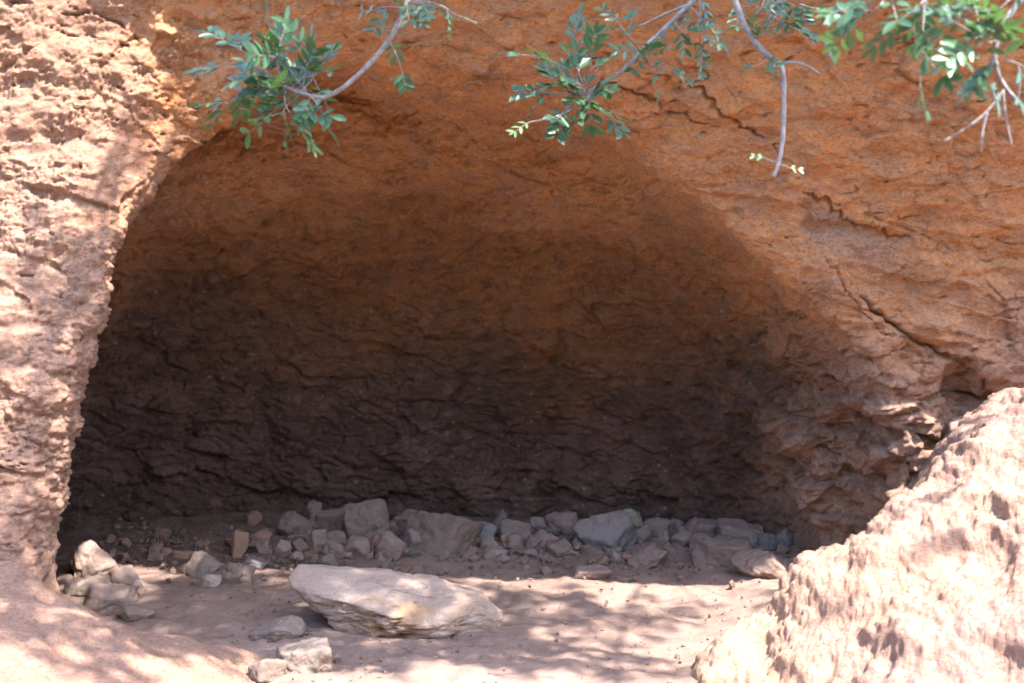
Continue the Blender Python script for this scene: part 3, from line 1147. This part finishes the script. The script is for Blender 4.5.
# ---- the shrub whose tip hangs at the upper left
random.seed(21)
Y1 = 3.55
root = Vector((-.15, 4.9, 3.32))
e1 = shrub('shrub with a bushy round leaf tuft hanging at the upper left of the cave', root)
gl, gy, gb = Geo(), Geo(), Geo()
gw = gb
tube(gb, [root - Vector((0, 0, .1)), (-.1, 4.6, 3.45), (-.16, 4.1, 3.2), (-.25, 3.75, 2.8), V3(412, -8, Y1), V3(400, 22, Y1), V3(385, 47, Y1), V3(360, 74, Y1), V3(335, 94, Y1), V3(318, 99, Y1)], .012, .0060, 8)
c0 = V3(322, 98, Y1)
c1 = V3(278, 84, Y1)
tube(gb, [c0, V3(300, 94, Y1 - .03), c1], .007, .004, 6)
for tip, n in (((212, 112), 5), ((205, 62), 5), ((222, 38), 5), ((262, 16), 5), ((302, 38), 5), ((318, 60), 4), ((300, 134), 4), ((256, 128), 4),
               ((330, 118), 3), ((238, 88), 5), ((280, 120), 4), ((272, 50), 4), ((322, 84), 3)):
    st = c1.lerp(c0, random.random() * .7)
    end = V3(tip[0], tip[1], Y1 + random.uniform(-.14, .14))
    mid = st.lerp(end, .5) + rv(.015) + Vector((0, 0, .02))
    end2 = st.lerp(end, .82)
    leafy_twig(gl, gw, gy, [st, mid, end2], n, L=.095, ll=.054, wd=.0215, tipyoung=random.random() < .2, rad=.0022)
for a, b, c, n in (((402, 8), (385, 6), (374, 10), 3), ((412, 0), (440, 4), (458, 16), 4), ((405, 2), (420, 2), (432, 6), 3)):
    leafy_twig(gl, gw, gy, [V3(*a, Y1), V3(*b, Y1 - .03), V3(*c, Y1 + .02)], n, L=.085, ll=.036, wd=.016, rad=.003)
leafy_twig(gl, gw, gy, [V3(390, 42, Y1), V3(398, 58, Y1), V3(402, 72, Y1)], 2, L=.06, ll=.038, wd=.016, rad=.0022)
tube(gw, [V3(390, 32, Y1), V3(372, 29, Y1), V3(357, 32, Y1)], .003, .0016, 5)
spots = [(random.uniform(-.9, .6), random.uniform(3.0, 4.2), random.uniform(4.0, 5.1)) for _ in range(14)] + [(random.uniform(-.7, .45), random.uniform(2.0, 2.75), random.uniform(4.1, 5.0)) for _ in range(15)]
gc, gcb = Geo(), Geo()
crown_clumps(gc, gcb, root, spots, 22)
finish(e1, (('branch', gb, MAT_BARK), ('foliage', gl, MAT_LEAF), ('young_foliage', gy, MAT_LEAF_YOUNG), ('crown', gc, MAT_LEAF), ('crown_branch', gcb, MAT_BARK)))

# ---- the shrub in the middle: a leafy spray and a bare hanging twig
random.seed(33)
Y2 = 3.75
root = Vector((.75, 4.85, 3.3))
e2 = shrub('shrub with a small leafy spray and a long bare grey twig hanging over the middle', root)
gl, gy, gb = Geo(), Geo(), Geo()
gw = gb
tube(gb, [root - Vector((0, 0, .1)), (.75, 4.5, 3.4), (.72, 4.1, 3.0), V3(720, -25, Y2), V3(690, 4, Y2), V3(672, 22, Y2), V3(648, 44, Y2), V3(622, 72, Y2), V3(604, 82, Y2), V3(586, 94, Y2)], .012, .0055, 8)
tube(gb, [(.74, 4.3, 3.2), V3(728, -30, Y2 - .1), V3(735, 0, Y2 - .1), V3(742, 22, Y2 - .1), V3(757, 46, Y2 - .1), V3(772, 60, Y2 - .1), V3(783, 64, Y2 - .1), V3(784, 100, Y2 - .1), V3(783, 140, Y2 - .1), V3(779, 163, Y2 - .1), V3(773, 177, Y2 - .1)], .012, .006, 7)
tube(gb, [V3(783, 63, Y2 - .1), V3(800, 62, Y2 - .1), V3(820, 74, Y2 - .08)], .006, .003, 6)
tube(gb, [V3(690, 4, Y2), V3(670, 12, Y2 + .05), V3(640, 26, Y2 + .1)], .006, .003, 6)
b0 = V3(586, 94, Y2)
for tip, n in (((571, 32), 5), ((540, 52), 5), ((530, 92), 4), ((562, 120), 4), ((612, 122), 5), ((592, 50), 3), ((552, 80), 4), ((580, 118), 3)):
    end = V3(tip[0], tip[1], Y2 + random.uniform(-.1, .1))
    leafy_twig(gl, gw, gy, [b0, b0.lerp(end, .5) + rv(.012) + Vector((0, 0, .012)), b0.lerp(end, .85)], n, L=.085, ll=.054, wd=.0215, rad=.0026)
leafy_twig(gy, gw, gy, [V3(590, 97, Y2), V3(562, 116, Y2 - .05), V3(530, 122, Y2 - .1)], 1, L=.05, ll=.03, wd=.010, rad=.004)
for a, b, n in (((640, 50), (618, 22), 4), ((646, 46), (652, 72), 4), ((640, 56), (668, 66), 2), ((672, 20), (690, 40), 4), ((690, 6), (712, 30), 4), ((700, -5), (700, 50), 3), ((735, 5), (760, 8), 3)):
    leafy_twig(gl, gw, gy, [V3(*a, Y2), V3((a[0] + b[0]) / 2, (a[1] + b[1]) / 2, Y2 - .04), V3(*b, Y2 - .02)], n, L=.08, ll=.042, wd=.017, rad=.0025)
for a, b, n in (((757, 40), (778, 12), 3), ((770, 14), (800, 30), 4), ((765, -5), (822, 42), 4), ((800, 4), (830, 8), 3), ((768, 58), (752, 66), 2), ((780, -4), (800, 8), 3)):
    leafy_twig(gl, gw, gy, [V3(*a, Y2 - .1), V3((a[0] + b[0]) / 2, (a[1] + b[1]) / 2 + 3, Y2 - .14), V3(*b, Y2 - .1)], n, L=.07, ll=.036, wd=.017, rad=.0022)
for b in ((764, 158), (790, 168)):
    leafy_twig(gy, gw, gy, [V3(780, 164, Y2 - .1), V3(*b, Y2 - .1)], 1, L=.03, ll=.02, wd=.011, rad=.0018)
spots = [(random.uniform(.3, 2.0), random.uniform(2.8, 4.0), random.uniform(4.0, 5.2)) for _ in range(26)] + [(random.uniform(.1, 1.35), random.uniform(2.85, 3.9), random.uniform(4.0, 5.0)) for _ in range(20)] + [(random.uniform(1.2, 2.6), random.uniform(2.9, 3.9), random.uniform(3.9, 4.6)) for _ in range(9)]
gc, gcb = Geo(), Geo()
crown_clumps(gc, gcb, root, spots, 22)
finish(e2, (('branch', gb, MAT_BARK), ('foliage', gl, MAT_LEAF), ('young_foliage', gy, MAT_LEAF_YOUNG), ('crown', gc, MAT_LEAF), ('crown_branch', gcb, MAT_BARK)))

# ---- the nearer shrub at the upper right corner
random.seed(45)
Y3 = 2.75
root = Vector((2.1, 4.75, 3.32))
e3 = shrub('nearer blurred shrub with bright sunlit leaves filling the upper right corner', root)
gl, gy, gb = Geo(), Geo(), Geo()
gw = gb
tube(gb, [root - Vector((0, 0, .1)), (2.0, 4.2, 3.5), (1.7, 3.4, 3.1), V3(1040, -60, Y3), V3(990, -18, Y3), V3(940, -4, Y3), V3(900, -2, Y3), V3(870, -6, Y3)], .012, .005, 8)
tube(gb, [V3(1060, -40, Y3), V3(1010, 10, Y3), V3(992, 50, Y3), V3(1000, 82, Y3), V3(1016, 100, Y3), V3(1040, 124, Y3)], .008, .004, 6)
for pts in (((1004, 90), (985, 115), (960, 132), (944, 141)), ((1003, 92), (1005, 115), (1012, 146)), ((987, 113), (982, 132), (981, 152))):
    tube(gb, [V3(a, b, Y3) for a, b in pts], .0035, .0018, 5)
for a, b, n in (((905, -4), (858, 4), 4), ((890, -4), (862, 24), 3), ((930, -4), (905, 20), 4), ((925, 0), (920, 74), 4), ((945, 0), (952, 30), 4), 
                ((985, -6), (960, 18), 3), ((1005, 14), (972, 42), 4), ((998, 40), (962, 55), 4), ((994, 52), (990, 84), 4), ((1020, -10), (985, 26), 4), ((1004, 60), (1030, 70), 3)):
    leafy_twig(gl, gw, gy, [V3(*a, Y3), V3((a[0] + b[0]) / 2, (a[1] + b[1]) / 2 - 2, Y3 - .05), V3(*b, Y3 + random.uniform(-.1, .05))], n, L=.085, ll=.052, wd=.020, rad=.0022, tipyoung=random.random() < .4)
spots = [(random.uniform(2.6, 3.3), random.uniform(2.8, 3.5), random.uniform(4.0, 4.4)) for _ in range(4)]
gc, gcb = Geo(), Geo()
crown_clumps(gc, gcb, root, spots, 10)
finish(e3, (('crown', gc, MAT_LEAF), ('crown_branch', gcb, MAT_BARK), ('branch', gb, MAT_BARK), ('foliage', gl, MAT_LEAF), ('young_foliage', gy, MAT_LEAF_YOUNG)))

random.seed(9)
gl = Geo()
for _ in range(170):
    lx, ly = random.gauss(-.75, .45), random.uniform(4.3, 5.9)
    lz = float(ground_h(np.array([lx]), np.array([ly]))[0]) + .012
    leaflet(gl, Vector((lx, ly, lz)), Vector((random.gauss(0, 1), random.gauss(0, 1), random.gauss(0, .15))), Vector((random.gauss(0, .3), random.gauss(0, .3), 1)), random.uniform(.015, .035), random.uniform(.005, .012))
mdry, ntd, bsd = new_mat('dry_leaf')
bsd.inputs['Base Color'].default_value = (.13, .08, .05, 1)
bsd.inputs['Roughness'].default_value = .8
tag(gl.build('fallen_leaves', mdry), 'dry brown leaves scattered on the dust beside the boulder', 'leaf litter', kind='stuff')

# ------------------------------------------------------------------ light
SD = Vector((.40, -.46, 1.0)).normalized()      # towards the sun
elev = math.asin(SD.z)
w = bpy.data.worlds.new('World'); sc.world = w
w.use_nodes = True
nt = w.node_tree
bg = nt.nodes['Background']
sky = nt.nodes.new('ShaderNodeTexSky')
sky.sky_type = 'NISHITA'
sky.sun_disc = False
sky.sun_elevation = elev
sky.sun_rotation = math.atan2(SD.x, SD.y)
nt.links.new(sky.outputs[0], bg.inputs[0])
bg.inputs[1].default_value = .15
sl = bpy.data.lights.new('sun', 'SUN')
sl.energy = 2.45
sl.angle = R(.7)
sl.color = (1, .955, .905)
so = bpy.data.objects.new('sun', sl)
COL.objects.link(so)
so.rotation_euler = SD.to_track_quat('Z', 'Y').to_euler()

# ------------------------------------------------------------------ camera
cam = bpy.data.cameras.new('camera')
cam.sensor_width = 36
cam.lens = FPX / 1024 * 36
cam.shift_y = -(341.5 - HY) / 1024
cam.clip_start = .05
cam.clip_end = 500
cam.dof.use_dof = True
cam.dof.focus_distance = 5.3
cam.dof.aperture_fstop = 2.6
co_ = bpy.data.objects.new('camera', cam)
COL.objects.link(co_)
co_.location = (0, 0, CAMZ)
co_.rotation_euler = (R(90), 0, 0)
sc.camera = co_
sc.view_settings.view_transform = 'Standard'
sc.view_settings.look = 'None'
sc.view_settings.exposure = 3.22
sc.view_settings.gamma = 1
sc.cycles.max_bounces = 7
sc.cycles.diffuse_bounces = 5
